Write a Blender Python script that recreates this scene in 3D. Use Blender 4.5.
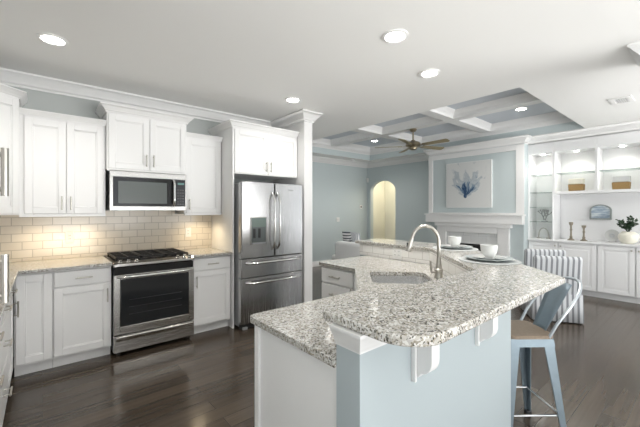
import bpy, bmesh, math, random
from mathutils import Vector, Matrix
random.seed(7)
PI = math.pi
C = bpy.context.scene.collection
S = bpy.context.scene
for o in list(bpy.data.objects): bpy.data.objects.remove(o)

# ------------------------------------------------------------------ camera
YAW = math.radians(50.04)
FWD = Vector((math.cos(YAW), math.sin(YAW), 0)); RGT = Vector((math.sin(YAW), -math.cos(YAW), 0))
cam = bpy.data.cameras.new('camera'); co = bpy.data.objects.new('camera', cam); C.objects.link(co)
co.location = (0, 0, 1.42); co.rotation_euler = (PI/2, 0, YAW-PI/2)
cam.sensor_width = 36; cam.lens = 331/640*36; cam.shift_y = -0.0059; cam.clip_start = 0.05
S.camera = co
# ------------------------------------------------------------------ world and exposure
w = bpy.data.worlds.new('World'); S.world = w; w.use_nodes = True
bg = w.node_tree.nodes['Background']; bg.inputs[0].default_value = (0.92, 0.96, 1.0, 1); bg.inputs[1].default_value = .8
S.view_settings.view_transform = 'Standard'; S.view_settings.look = 'None'
S.view_settings.gamma = 1; S.view_settings.use_curve_mapping = False; S.view_settings.exposure = 1.08

def light(kind, name, loc, energy, color=(1,1,1), rot=(0,0,0), **kw):
    l = bpy.data.lights.new(name, kind); l.energy = energy; l.color = color
    for k, v in kw.items(): setattr(l, k, v)
    o = bpy.data.objects.new(name, l); o.location = loc; o.rotation_euler = rot; C.objects.link(o); return o
# added fill lamps outside the rear, left and far side window openings
WIN = [(0.2, 2.4), (3.0, 5.2), (5.0, 6.9)]
FILL_POWER = 1000
UPT = math.radians(72)   # tilts the added fill lamps upwards to brighten the ceilings
light('AREA', 'fill_rear', (3.2, -6.6, .35), FILL_POWER, (1.0, 0.99, 0.97), (PI/2+UPT, 0, 0), shape='RECTANGLE', size=9.0, size_y=5.0)
light('AREA', 'fill_side', (-3.6, -1.6, .35), FILL_POWER*.36, (1.0, 0.99, 0.97), (PI/2+UPT, 0, -PI/2), shape='RECTANGLE', size=4.0, size_y=4.5)
light('AREA', 'fill_far_side', (10.0, -1.4, .35), FILL_POWER*.26, (1.0, 0.99, 0.97), (PI/2+UPT, 0, PI/2), shape='RECTANGLE', size=4.0, size_y=4.5)
# ------------------------------------------------------------------ materials
def mat(name, col, rough=.5, metal=0, spec=.5, bump=0, bscale=40, var=0, emit=None, estr=0, coat=0, trans=0, aniso=0):
    m = bpy.data.materials.new(name); m.use_nodes = True; N = m.node_tree.nodes; L = m.node_tree.links
    b = N['Principled BSDF']
    b.inputs['Base Color'].default_value = (*col, 1); b.inputs['Roughness'].default_value = rough
    b.inputs['Metallic'].default_value = metal; b.inputs['Specular IOR Level'].default_value = spec
    b.inputs['Coat Weight'].default_value = coat; b.inputs['Transmission Weight'].default_value = trans
    if emit: b.inputs['Emission Color'].default_value = (*emit, 1); b.inputs['Emission Strength'].default_value = estr
    tc = N.new('ShaderNodeTexCoord')
    no = N.new('ShaderNodeTexNoise'); no.inputs['Scale'].default_value = bscale; no.inputs['Detail'].default_value = 4
    L.new(tc.outputs['Object'], no.inputs['Vector'])
    if var:
        mx = N.new('ShaderNodeMix'); mx.data_type = 'RGBA'; mx.inputs[6].default_value = (*[c*(1-var) for c in col], 1)
        mx.inputs[7].default_value = (*[min(1, c*(1+var)) for c in col], 1)
        L.new(no.outputs['Fac'], mx.inputs[0]); L.new(mx.outputs[2], b.inputs['Base Color'])
    if bump:
        bp = N.new('ShaderNodeBump'); bp.inputs['Strength'].default_value = bump; bp.inputs['Distance'].default_value = .002
        L.new(no.outputs['Fac'], bp.inputs['Height']); L.new(bp.outputs[0], b.inputs['Normal'])
    return m
def sock(N, L, node, idx, val):
    if hasattr(val, 'is_linked') or hasattr(val, 'links'): L.new(val, node.inputs[idx])
    else: node.inputs[idx].default_value = val
def ramp(N, L, src, stops, interp='LINEAR'):
    r = N.new('ShaderNodeValToRGB'); r.color_ramp.interpolation = interp
    e = r.color_ramp.elements
    while len(e) < len(stops): e.new(.5)
    for i, (p, c) in enumerate(stops): e[i].position = p; e[i].color = (*c, 1)
    L.new(src, r.inputs[0]); return r.outputs[0]
def mix(N, L, fac, a, b, mode='MIX'):
    m = N.new('ShaderNodeMix'); m.data_type = 'RGBA'; m.blend_type = mode
    for i, v in ((0, fac), (6, a), (7, b)):
        if isinstance(v, (tuple, float, int)): m.inputs[i].default_value = (*v, 1) if isinstance(v, tuple) else v
        else: L.new(v, m.inputs[i])
    return m.outputs[2]

def granite():
    m = bpy.data.materials.new('granite'); m.use_nodes = True; N = m.node_tree.nodes; L = m.node_tree.links; b = N['Principled BSDF']
    tc = N.new('ShaderNodeTexCoord').outputs['Object']
    def vor(s, rnd=1):
        v = N.new('ShaderNodeTexVoronoi'); v.inputs['Scale'].default_value = s; L.new(tc, v.inputs['Vector'])
        sp = N.new('ShaderNodeSeparateColor'); L.new(v.outputs['Color'], sp.inputs[0]); return sp.outputs[0], sp.outputs[1]
    a, a2 = vor(105); c, c2 = vor(190)
    base = ramp(N, L, a, [(0, (.46,.44,.40)), (.35, (.58,.57,.545)), (.6, (.40,.39,.365)), (.78, (.66,.655,.63)), (1, (.70,.70,.68))], 'CONSTANT')
    spk = ramp(N, L, c, [(0, (.06,.055,.045)), (.15, (.24,.215,.17)), (.25, (.32,.29,.23)), (.34, (.62,.61,.59)), (1, (.66,.65,.63))], 'CONSTANT')
    k = N.new('ShaderNodeMath'); k.operation = 'LESS_THAN'; L.new(c, k.inputs[0]); k.inputs[1].default_value = .36
    n = N.new('ShaderNodeTexNoise'); n.inputs['Scale'].default_value = 22; n.inputs['Detail'].default_value = 3; L.new(tc, n.inputs['Vector'])
    nr = ramp(N, L, n.outputs['Fac'], [(.35, (.6,)*3), (.58, (1,)*3)])
    km = N.new('ShaderNodeMath'); km.operation = 'MULTIPLY'; L.new(k.outputs[0], km.inputs[0])
    sp = N.new('ShaderNodeSeparateColor'); L.new(nr, sp.inputs[0]); L.new(sp.outputs[0], km.inputs[1])
    L.new(mix(N, L, km.outputs[0], base, spk), b.inputs['Base Color'])
    b.inputs['Roughness'].default_value = .12; b.inputs['Specular IOR Level'].default_value = .5
    return m
def uvbrick(name, c1, c2, grout, wd, ht, mort, rough=.2, offset=.5, bump=.5):
    m = bpy.data.materials.new(name); m.use_nodes = True; N = m.node_tree.nodes; L = m.node_tree.links; b = N['Principled BSDF']
    uv = N.new('ShaderNodeTexCoord').outputs['UV']
    t = N.new('ShaderNodeTexBrick'); L.new(uv, t.inputs['Vector']); t.offset = offset
    t.inputs['Color1'].default_value = (*c1, 1); t.inputs['Color2'].default_value = (*c2, 1); t.inputs['Mortar'].default_value = (*grout, 1)
    t.inputs['Scale'].default_value = 1; t.inputs['Mortar Size'].default_value = mort; t.inputs['Brick Width'].default_value = wd; t.inputs['Row Height'].default_value = ht
    t.inputs['Mortar Smooth'].default_value = .1
    L.new(t.outputs['Color'], b.inputs['Base Color']); b.inputs['Roughness'].default_value = rough
    bp = N.new('ShaderNodeBump'); bp.invert = True; bp.inputs['Strength'].default_value = bump; bp.inputs['Distance'].default_value = .002
    L.new(t.outputs['Fac'], bp.inputs['Height']); L.new(bp.outputs[0], b.inputs['Normal'])
    return m
def wood_floor():
    m = bpy.data.materials.new('floor_wood'); m.use_nodes = True; N = m.node_tree.nodes; L = m.node_tree.links; b = N['Principled BSDF']
    tc = N.new('ShaderNodeTexCoord').outputs['Object']
    t = N.new('ShaderNodeTexBrick'); L.new(tc, t.inputs['Vector']); t.offset = .37
    t.inputs['Color1'].default_value = (.050,.038,.028,1); t.inputs['Color2'].default_value = (.086,.067,.050,1); t.inputs['Mortar'].default_value = (.032,.024,.018,1)
    t.inputs['Scale'].default_value = 1; t.inputs['Mortar Size'].default_value = .0018; t.inputs['Brick Width'].default_value = 1.5; t.inputs['Row Height'].default_value = .127
    mp = N.new('ShaderNodeMapping'); mp.inputs['Scale'].default_value = (.8, 22, 1); L.new(tc, mp.inputs[0])
    n = N.new('ShaderNodeTexNoise'); n.inputs['Scale'].default_value = 1.3; n.inputs['Detail'].default_value = 6; L.new(mp.outputs[0], n.inputs['Vector'])
    g = ramp(N, L, n.outputs['Fac'], [(.3, (.80,.79,.78)), (.7, (1.15,1.13,1.11))])
    L.new(mix(N, L, 1.0, t.outputs['Color'], g, 'MULTIPLY'), b.inputs['Base Color'])
    rr = N.new('ShaderNodeMapRange'); L.new(n.outputs['Fac'], rr.inputs[0]); rr.inputs[3].default_value = .12; rr.inputs[4].default_value = .27
    L.new(rr.outputs[0], b.inputs['Roughness'])
    bp = N.new('ShaderNodeBump'); bp.inputs['Strength'].default_value = .25; bp.inputs['Distance'].default_value = .002
    L.new(t.outputs['Fac'], bp.inputs['Height']); bp.invert = True; L.new(bp.outputs[0], b.inputs['Normal'])
    return m
def steel(name, col=(.36,.355,.345), rough=.27, horiz=True):
    m = bpy.data.materials.new(name); m.use_nodes = True; N = m.node_tree.nodes; L = m.node_tree.links; b = N['Principled BSDF']
    tc = N.new('ShaderNodeTexCoord').outputs['Object']
    mp = N.new('ShaderNodeMapping'); mp.inputs['Scale'].default_value = (1.5, 1.5, 260) if horiz else (260, 260, 1.5); L.new(tc, mp.inputs[0])
    n = N.new('ShaderNodeTexNoise'); n.inputs['Scale'].default_value = 2; L.new(mp.outputs[0], n.inputs['Vector'])
    r = N.new('ShaderNodeMapRange'); L.new(n.outputs['Fac'], r.inputs[0]); r.inputs[3].default_value = rough*.75; r.inputs[4].default_value = rough*1.35
    L.new(r.outputs[0], b.inputs['Roughness']); b.inputs['Metallic'].default_value = 1; b.inputs['Base Color'].default_value = (*col, 1)
    return m
def striped(name, a, bcol, period, duty, axis=0):
    m = bpy.data.materials.new(name); m.use_nodes = True; N = m.node_tree.nodes; L = m.node_tree.links; b = N['Principled BSDF']
    sp = N.new('ShaderNodeSeparateXYZ'); L.new(N.new('ShaderNodeTexCoord').outputs['UV'], sp.inputs[0])
    d = N.new('ShaderNodeMath'); d.operation = 'DIVIDE'; L.new(sp.outputs[axis], d.inputs[0]); d.inputs[1].default_value = period
    f = N.new('ShaderNodeMath'); f.operation = 'FRACT'; L.new(d.outputs[0], f.inputs[0])
    L.new(ramp(N, L, f.outputs[0], [(0, a), (1-duty, bcol)], 'CONSTANT'), b.inputs['Base Color'])
    b.inputs['Roughness'].default_value = .9
    return m
M = {}
M['wall'] = mat('wall_paint', (.53,.595,.605), .6, bump=.05, bscale=250)
M['wallg'] = mat('wall_paint_kitchen', (.46,.485,.475), .6, bump=.05, bscale=250)
M['ceil'] = mat('ceiling_paint', (.88,.88,.865), .8, bump=.06, bscale=200)
M['coffer'] = mat('coffer_paint', (.62,.66,.71), .7, bump=.05, bscale=200)
M['white'] = mat('cabinet_white', (.85,.85,.845), .32, bump=.02, bscale=60)
M['trim'] = mat('trim_white', (.78,.78,.775), .4, bump=.02, bscale=60)
M['shelfw'] = mat('shelving_white', (.79,.795,.80), .45, bump=.02, bscale=60)
M['granite'] = granite()
M['tile'] = uvbrick('backsplash_tile', (.70,.64,.55), (.76,.70,.61), (.50,.45,.38), .154, .079, .0035, .18)
M['tilew'] = uvbrick('island_tile', (.80,.79,.76), (.84,.83,.80), (.62,.60,.57), .154, .079, .0035, .18)
M['marble'] = uvbrick('fireplace_tile', (.66,.68,.68), (.74,.75,.75), (.55,.56,.56), .30, .15, .003, .25)
M['floor'] = wood_floor()
M['steel'] = steel('stainless_steel'); M['steelr'] = steel('stainless_steel_range', (.60,.59,.57), .24); M['steelv'] = steel('stainless_steel_doors', (.46,.46,.46), .24, False)
M['nickel'] = mat('satin_nickel', (.50,.48,.44), .28, 1, bump=.02)
M['chrome'] = mat('chrome', (.72,.72,.71), .12, 1, bump=.01)
M['black'] = mat('black_gloss', (.012,.012,.013), .10, 0, .5, bump=.01)
M['iron'] = mat('cast_iron', (.022,.021,.02), .5, .2, bump=.2, bscale=120)
M['dark'] = mat('dark_plastic', (.03,.03,.032), .4, bump=.02)
M['grey'] = mat('grey_plastic', (.28,.29,.30), .4, bump=.02)
M['glassd'] = mat('dark_oven_glass', (.018,.020,.022), .05, 0, .6, bump=.005)
M['plate'] = mat('white_plastic', (.80,.80,.78), .35, bump=.01)
M['ceramic'] = mat('white_ceramic', (.60,.61,.60), .18, bump=.02, bscale=30)
M['ceramicg'] = mat('grey_green_ceramic', (.46,.50,.50), .2, bump=.02, bscale=30)
M['matw'] = mat('woven_placemat', (.42,.44,.44), .8, bump=.5, bscale=300, var=.1)
M['stool'] = mat('galvanised_steel', (.20,.25,.285), .42, .6, bump=.08, bscale=25, var=.12)
M['stoolwood'] = mat('stool_seat_wood', (.25,.19,.135), .5, bump=.1, bscale=60, var=.25)
M['stripe'] = striped('striped_slipcover', (.58,.60,.62), (.22,.23,.25), .058, .42)
M['stripe2'] = striped('striped_cushion', (.80,.80,.80), (.08,.09,.11), .05, .45, 1)
M['stripe3'] = striped('patterned_cushion', (.78,.79,.80), (.30,.33,.38), .03, .45, 0)
M['sofa'] = mat('white_slipcover', (.76,.77,.77), .9, bump=.2, bscale=300)
M['brass'] = mat('antique_brass', (.36,.31,.22), .28, 1, bump=.03)
M['blade'] = mat('fan_blade_wood', (.30,.25,.14), .45, bump=.05, bscale=30, var=.15)
M['lamp'] = mat('lamp_lens', (1,1,1), .4, emit=(1,.96,.90), estr=14)
M['puck'] = mat('puck_lens', (1,1,1), .4, emit=(1,.86,.62), estr=5)
def thin_glass():
    m = bpy.data.materials.new('shelf_glass'); m.use_nodes = True; N = m.node_tree.nodes; L = m.node_tree.links
    tr = N.new('ShaderNodeBsdfTransparent'); tr.inputs[0].default_value = (.965,.985,.98,1)
    gl = N.new('ShaderNodeBsdfPrincipled'); gl.inputs['Base Color'].default_value = (.45,.52,.51,1); gl.inputs['Roughness'].default_value = .1
    lw = N.new('ShaderNodeLayerWeight'); lw.inputs[0].default_value = .25
    mx = N.new('ShaderNodeMixShader'); L.new(lw.outputs['Fresnel'], mx.inputs[0]); L.new(tr.outputs[0], mx.inputs[1]); L.new(gl.outputs[0], mx.inputs[2])
    L.new(mx.outputs[0], N['Material Output'].inputs[0]); return m
M['glass'] = thin_glass()
M['hall'] = mat('hall_paint', (.72,.70,.60), .7, bump=.04, bscale=200)
M['basket'] = mat('woven_basket', (.30,.19,.075), .8, bump=.8, bscale=180, var=.35)
M['cream'] = mat('cream_glass', (.78,.76,.66), .4, bump=.02)
M['candle'] = mat('weathered_wood', (.23,.20,.15), .5, bump=.2, bscale=60, var=.3)
M['leaf'] = mat('leaf', (.028,.06,.028), .45, bump=.1, var=.4, bscale=12)
M['coral'] = mat('grey_coral', (.33,.34,.34), .7, bump=.5, bscale=90, var=.4)
M['linen'] = mat('canvas_edge', (.74,.75,.74), .8, bump=.1, bscale=300)
M['signframe'] = mat('washed_wood_frame', (.30,.33,.32), .7, bump=.2, bscale=50, var=.2)
M['soil'] = mat('potting_soil', (.05,.035,.025), .9, bump=.5)
M['ring'] = mat('lamp_trim', (.88,.88,.87), .5, bump=.01)
M['slot'] = mat('outlet_slots', (.06,.06,.06), .6, bump=.01)
M['display'] = mat('green_display', (.02,.03,.03), .3, emit=(.25,.7,.6), estr=.12)
M['rackm'] = mat('oven_rack', (.16,.16,.17), .3, .8, bump=.02)

# ------------------------------------------------------------------ mesh builder
class MB:
    def __init__(s): s.bm = bmesh.new()
    def box(s, x0, x1, y0, y1, z0, z1, M4=None):
        r = bmesh.ops.create_cube(s.bm, size=1)['verts']
        for v in r:
            v.co = Vector((x0+(v.co.x+.5)*(x1-x0), y0+(v.co.y+.5)*(y1-y0), z0+(v.co.z+.5)*(z1-z0)))
            if M4: v.co = M4 @ v.co
        return s
    def prism(s, pts, a0, a1, axis='z'):
        f = {'z': lambda u, v, a: (u, v, a), 'y': lambda u, v, a: (u, a, v), 'x': lambda u, v, a: (a, u, v)}[axis]
        A = [s.bm.verts.new(f(u, v, a0)) for u, v in pts]; B = [s.bm.verts.new(f(u, v, a1)) for u, v in pts]
        fs = [s.bm.faces.new(A), s.bm.faces.new(B)]
        n = len(pts)
        for i in range(n): fs.append(s.bm.faces.new((A[i], A[(i+1) % n], B[(i+1) % n], B[i])))
        return s
    def holed(s, outer, holes, z0, z1):
        rings = []
        for lp in [outer]+holes:
            vs = [s.bm.verts.new((x, y, z1)) for x, y in lp]
            rings.append(vs)
        ed = []
        for vs in rings:
            for i in range(len(vs)): ed.append(s.bm.edges.new((vs[i], vs[(i+1) % len(vs)])))
        g = bmesh.ops.triangle_fill(s.bm, edges=ed, use_beauty=True)
        tops = [f for f in g['geom'] if isinstance(f, bmesh.types.BMFace)]
        low = {}
        for vs in rings:
            for v in vs: low[v] = s.bm.verts.new((v.co.x, v.co.y, z0))
        for f in tops: s.bm.faces.new([low[v] for v in reversed(f.verts)])
        for vs in rings:
            for i in range(len(vs)):
                a, b = vs[i], vs[(i+1) % len(vs)]; s.bm.faces.new((a, b, low[b], low[a]))
        return s
    def tube(s, pts, r, seg=10, caps=True, closed=False):
        pts = [Vector(p) for p in pts]; n = len(pts); rings = []
        rr = r if isinstance(r, (list, tuple)) else [r]*n
        up = None
        for i, p in enumerate(pts):
            a = pts[(i-1) % n] if (i > 0 or closed) else p; b = pts[(i+1) % n] if (i < n-1 or closed) else p
            t = (b-a).normalized()
            if up is None: up = Vector((0,0,1)) if abs(t.z) < .9 else Vector((1,0,0))
            u = (up - t*up.dot(t)).normalized(); up = u; v = t.cross(u)
            rings.append([s.bm.verts.new(p+(u*math.cos(2*PI*k/seg)+v*math.sin(2*PI*k/seg))*rr[i]) for k in range(seg)])
        for i in range(n if closed else n-1):
            A, B = rings[i], rings[(i+1) % n]
            for k in range(seg): s.bm.faces.new((A[k], A[(k+1) % seg], B[(k+1) % seg], B[k]))
        if caps and not closed: s.bm.faces.new(list(reversed(rings[0]))); s.bm.faces.new(rings[-1])
        return s
    def lathe(s, prof, c=(0,0,0), seg=28, M4=None):
        rings = []
        for r, z in prof:
            if r < 1e-5:
                p = Vector((c[0], c[1], c[2]+z)); rings.append([s.bm.verts.new(M4 @ p if M4 else p)])
            else:
                q = []
                for k in range(seg):
                    p = Vector((c[0]+r*math.cos(2*PI*k/seg), c[1]+r*math.sin(2*PI*k/seg), c[2]+z)); q.append(s.bm.verts.new(M4 @ p if M4 else p))
                rings.append(q)
        for A, B in zip(rings, rings[1:]):
            for k in range(seg):
                k2 = (k+1) % seg
                if len(A) == 1 and len(B) == 1: continue
                if len(A) == 1: s.bm.faces.new((A[0], B[k], B[k2]))
                elif len(B) == 1: s.bm.faces.new((A[k], A[k2], B[0]))
                else: s.bm.faces.new((A[k], A[k2], B[k2], B[k]))
        for q in (rings[0], rings[-1]):
            if len(q) > 2:
                try: s.bm.faces.new(q)
                except Exception: pass
        return s
    def sweep(s, path, prof, z, side=-1, closed=False):
        P = [Vector((p[0], p[1])) for p in path]; n = len(P); rings = []
        for i in range(n):
            ds = []
            if i > 0 or closed: ds.append((P[i]-P[(i-1) % n]).normalized())
            if i < n-1 or closed: ds.append((P[(i+1) % n]-P[i]).normalized())
            ns = [Vector((-d.y, d.x))*side for d in ds]
            nn = ns[0] if len(ns) == 1 else (ns[0]+ns[1])/(1+ns[0].dot(ns[1]))
            rings.append([s.bm.verts.new((P[i].x+nn.x*o_, P[i].y+nn.y*o_, z+h)) for o_, h in prof])
        m = len(prof)
        for i in range(n if closed else n-1):
            A, B = rings[i], rings[(i+1) % n]
            for k in range(m): s.bm.faces.new((A[k], A[(k+1) % m], B[(k+1) % m], B[k]))
        if not closed: s.bm.faces.new(rings[0]); s.bm.faces.new(rings[-1])
        return s
    def ball(s, c, r, sc=(1,1,1), sub=2):
        for v in bmesh.ops.create_icosphere(s.bm, subdivisions=sub, radius=r)['verts']:
            v.co = Vector((c[0]+v.co.x*sc[0], c[1]+v.co.y*sc[1], c[2]+v.co.z*sc[2]))
        return s
    def build(s, name, m, parent=None, bevel=0, uv=False, ang=35, seg=2, sub=0):
        bmesh.ops.recalc_face_normals(s.bm, faces=s.bm.faces)
        me = bpy.data.meshes.new(name)
        if uv:
            l = s.bm.loops.layers.uv.new('UVMap')
            for f in s.bm.faces:
                n = f.normal
                if abs(n.z) > .7:
                    for q in f.loops: q[l].uv = (q.vert.co.x, q.vert.co.y)
                else:
                    t = Vector((0,0,1)).cross(n); t.z = 0; t.normalize()
                    if uv == 'axis': t = Vector((1,0,0)) if abs(n.y) >= abs(n.x) else Vector((0,1,0))
                    for q in f.loops: q[l].uv = (q.vert.co.dot(t), q.vert.co.z)
        s.bm.to_mesh(me); s.bm.free()
        me.polygons.foreach_set('use_smooth', [True]*len(me.polygons)); me.set_sharp_from_angle(angle=math.radians(ang))
        me.materials.append(M[m] if isinstance(m, str) else m)
        o = bpy.data.objects.new(name, me); C.objects.link(o)
        if parent: o.parent = parent
        if bevel:
            b = o.modifiers.new('bevel', 'BEVEL'); b.width = bevel; b.segments = seg; b.limit_method = 'ANGLE'; b.angle_limit = math.radians(40)
            b.harden_normals = False
        if sub:
            b = o.modifiers.new('sub', 'SUBSURF'); b.levels = sub; b.render_levels = sub
        return o
def tag(o, label, cat, group=None, kind=None):
    o['label'] = label; o['category'] = cat
    if group: o['group'] = group
    if kind: o['kind'] = kind
    return o
def thing(name, label, cat, loc=(0,0,0), rotz=0, group=None):
    o = bpy.data.objects.new(name, None); o.empty_display_size = .1; C.objects.link(o); o.location = loc; o.rotation_euler = (0,0,rotz)
    return tag(o, label, cat, group)
def struct(o): o['kind'] = 'structure'; return o
def dup(root, loc, rotz, label, group=None):
    r = root.copy(); C.objects.link(r); r.location = loc; r.rotation_euler = (0,0,rotz); r['label'] = label
    if group: r['group'] = group
    for ch in list(root.children):
        c = ch.copy(); C.objects.link(c); c.parent = r
        for g in list(ch.children):
            d = g.copy(); C.objects.link(d); d.parent = c
    return r
def crown_prof(o, h): return [(0,0),(o,0),(o,-.14*h),(o*.88,-.20*h),(o*.72,-.36*h),(o*.44,-.58*h),(o*.30,-.74*h),(o*.26,-.82*h),(o*.16,-.86*h),(o*.16,-h),(0,-h)]

# ------------------------------------------------------------------ dimensions of the place
YW = 4.35; XL = -.825; XF = 7.15; YF = 6.41; ZC = 2.74; YB = -3.5
# ------------------------------------------------------------------ shell
struct(MB().box(XL-.15, 10, YB-.1, 8.2, -.1, 0).build('floor', 'floor'))
T = (3.94, 6.72, 1.35, 5.94)   # tray opening
c = MB()
c.box(XL-.15, T[0], YB-.1, 6.55, ZC, ZC+.1); c.box(T[1], 7.35, YB-.1, 6.55, ZC, ZC+.1)
c.box(T[0], T[1], YB-.1, T[2], ZC, ZC+.1); c.box(T[0], T[1], T[3], 6.55, ZC, ZC+.1)
struct(c.build('ceiling', 'ceil'))
c = MB()  # coffer tray walls
c.box(T[0]-.04, T[0]+.003, T[2]-.04, T[3]+.04, ZC+.001, 3.07); c.box(T[1]-.003, T[1]+.04, T[2]-.04, T[3]+.04, ZC+.001, 3.07)
c.box(T[0]+.003, T[1]-.003, T[2]-.04, T[2]+.003, ZC+.001, 3.07); c.box(T[0]+.003, T[1]-.003, T[3]-.003, T[3]+.04, ZC+.001, 3.07)
struct(c.build('ceiling_tray_side', 'wall'))
struct(MB().box(T[0]-.1, T[1]+.1, T[2]-.1, T[3]+.1, 3.06, 3.16).build('ceiling_tray_panel', 'coffer'))
# coffer beams
bz0, bz1 = 2.935, 3.06
xs = [T[0]+.004, T[0]+.09, 5.24, 5.42, T[1]-.09, T[1]-.004]
ys = [T[2]+.004, T[2]+.09, 2.80, 2.98, 4.31, 4.49, T[3]-.09, T[3]-.004]
b = MB()
b.box(xs[0], xs[1], ys[0], ys[7], bz0, bz1); b.box(xs[2], xs[3], ys[0], ys[7], bz0, bz1); b.box(xs[4], xs[5], ys[0], ys[7], bz0, bz1)
for i in (0, 2, 4, 6):
    for a, d in ((1, 2), (3, 4)): b.box(xs[a], xs[d], ys[i], ys[i+1], bz0, bz1)
struct(b.build('trim_coffer_beams', 'trim'))
b = MB()
for a, d in ((1, 2), (3, 4)):
    for i, j in ((1, 2), (3, 4), (5, 6)):
        b.sweep([(xs[a], ys[i]), (xs[d], ys[i]), (xs[d], ys[j]), (xs[a], ys[j])], crown_prof(.07, .08), 3.06, side=1, closed=True)
b.sweep([(T[0], T[2]), (T[1], T[2]), (T[1], T[3]), (T[0], T[3])], crown_prof(.05, .06), bz0, side=1, closed=True)
struct(b.build('trim_coffer_crown', 'trim'))
# walls
q = MB(); q.box(XL-.12, XL, -.6, YW+.12, 0, ZC); q.box(XL-.12, XL, YB, -2.5, 0, ZC); q.box(XL-.12, XL, -2.5, -.6, 2.45, ZC); q.box(XL-.12, XL, -2.5, -.6, 0, .25)
struct(q.build('wall_left', 'wallg'))
q = MB()
for ya in (-2.5, -1.58, -.66): q.box(XL-.10, XL-.04, ya, ya+.06, .25, 2.45)
for za in (.25, 1.32, 2.39): q.box(XL-.10, XL-.04, -2.5, -.6, za, za+.06)
struct(q.build('window_3', 'trim'))  # unseen window, added to let the left fill lamp in
struct(MB().box(XL, 2.70, YW, YW+.12, 0, ZC).build('wall_back', 'wallg'))
struct(MB().box(2.70, 2.84, 3.55, 6.53, 0, ZC).build('wall_stub', 'trim', bevel=.004))
struct(MB().box(2.84, XF+.12, YF, YF+.12, 0, ZC).build('wall_far', 'wall'))
ay0, ay1, zs, zt = 5.43, 6.30, 1.93, 2.22
pts = [(2.2, 0), (ay0, 0)]
for k in range(0, 17):
    t = PI-PI*k/16; pts.append(((ay0+ay1)/2+math.cos(t)*(ay1-ay0)/2, zs+math.sin(t)*(zt-zs)))
pts += [(ay1, 0), (YF, 0), (YF, ZC), (2.2, ZC)]
struct(MB().prism(pts, XF, XF+.12, 'x').build('wall_right', 'wall'))
q = MB(); q.box(XF+.05, XF+.17, 0, 2.2, 0, ZC); q.box(XF+.05, XF+.17, YB, -2.8, 0, ZC); q.box(XF+.05, XF+.17, -2.8, 0, 2.45, ZC); q.box(XF+.05, XF+.17, -2.8, 0, 0, .2)
struct(q.build('wall_builtin', 'shelfw'))
q = MB()
for ya in (-2.8, -1.43, -.06): q.box(XF+.08, XF+.14, ya, ya+.06, .2, 2.45)
for za in (.2, 1.3, 2.39): q.box(XF+.08, XF+.14, -2.8, 0, za, za+.06)
struct(q.build('window_4', 'trim'))  # unseen window, added so the far side fill lamp reaches the ceiling
# hallway beyond the arch
h = MB(); h.box(XF+1.5, XF+1.6, 4.6, 8.0, 0, ZC); h.box(XF+.12, XF+1.6, 7.0, 7.1, 0, ZC); h.box(XF+.12, XF+1.6, 4.6, 4.7, 0, ZC)
struct(h.build('wall_hall', 'hall'))
struct(MB().box(XF+.12, XF+1.6, 4.6, 8.0, ZC, ZC+.1).build('ceiling_hall', 'ceil'))
h = MB(); h.box(XF+1.44, XF+1.50, 5.35, 5.45, 0, 2.15); h.box(XF+1.44, XF+1.50, 4.75, 4.84, 0, 2.15); h.box(XF+1.44, XF+1.50, 4.75, 5.45, 2.06, 2.15); h.box(XF+1.47, XF+1.50, 4.84, 5.35, 0, 2.06)
struct(h.build('door_1', 'trim'))
light('POINT', 'hall_lamp_glow', (XF+.8, 5.9, 2.45), 17, (1, .92, .76), shadow_soft_size=.12)
# rear wall with window openings
r = MB(); z0w, z1w = .12, 2.52
r.box(XL, XF+.17, YB-.12, YB, z1w, ZC); r.box(XL, XF+.17, YB-.12, YB, 0, z0w)
for a, d in ((XL, 0), (2.6, 3.2), (6.6, XF+.17)): r.box(a, d, YB-.12, YB, z0w, z1w)
struct(r.build('wall_rear', 'wallg'))
for n, (a, d) in enumerate(((0, 2.6), (3.2, 6.6))):
    f = MB()
    for xa in (a, (a+d)/2-.03, d-.06): f.box(xa, xa+.06, YB-.10, YB-.04, z0w, z1w)
    for za in (z0w, (z0w+z1w)/2-.025, z1w-.06): f.box(a, d, YB-.10, YB-.04, za, za+.06)
    struct(f.build('window_%d' % (n+1), 'trim'))
# crown round the room
cp = [(XL, YB), (XL, YW), (2.70, YW), (2.70, 3.55), (2.84, 3.55), (2.84, YF), (XF, YF), (XF, 4.08), (6.60, 4.08), (6.60, 2.20), (6.80, 2.20), (6.80, YB)]
struct(MB().sweep(cp, crown_prof(.10, .13), ZC-.001, side=-1).build('trim_1', 'trim', ang=50))
# baseboards
bp_ = [(0,0),(.016,0),(.016,.11),(.008,.13),(0,.13)]
struct(MB().sweep([(2.84, 3.55), (2.84, YF), (XF, YF), (XF, ay1+.02)], bp_, 0, side=-1).build('baseboard_far', 'trim'))
struct(MB().sweep([(XF, ay0-.02), (XF, 4.08), (6.60, 4.08), (6.60, 3.86)], bp_, 0, side=-1).build('baseboard_right', 'trim'))
# column of the neighbouring opening (only its crown and foot come into view)
k = MB(); k.box(3.68, 4.03, 0.0, .35, 0, ZC-.002); k.sweep([(3.68, .35), (4.03, .35), (4.03, 0), (3.68, 0)], crown_prof(.10, .13), ZC-.001, side=1, closed=True)
k.sweep([(3.68, .35), (4.03, .35), (4.03, 0), (3.68, 0)], [(0,0),(.03,0),(.03,.14),(.015,.17),(0,.17)], 0, side=1, closed=True)
struct(k.build('wall_column', 'trim'))

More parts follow.
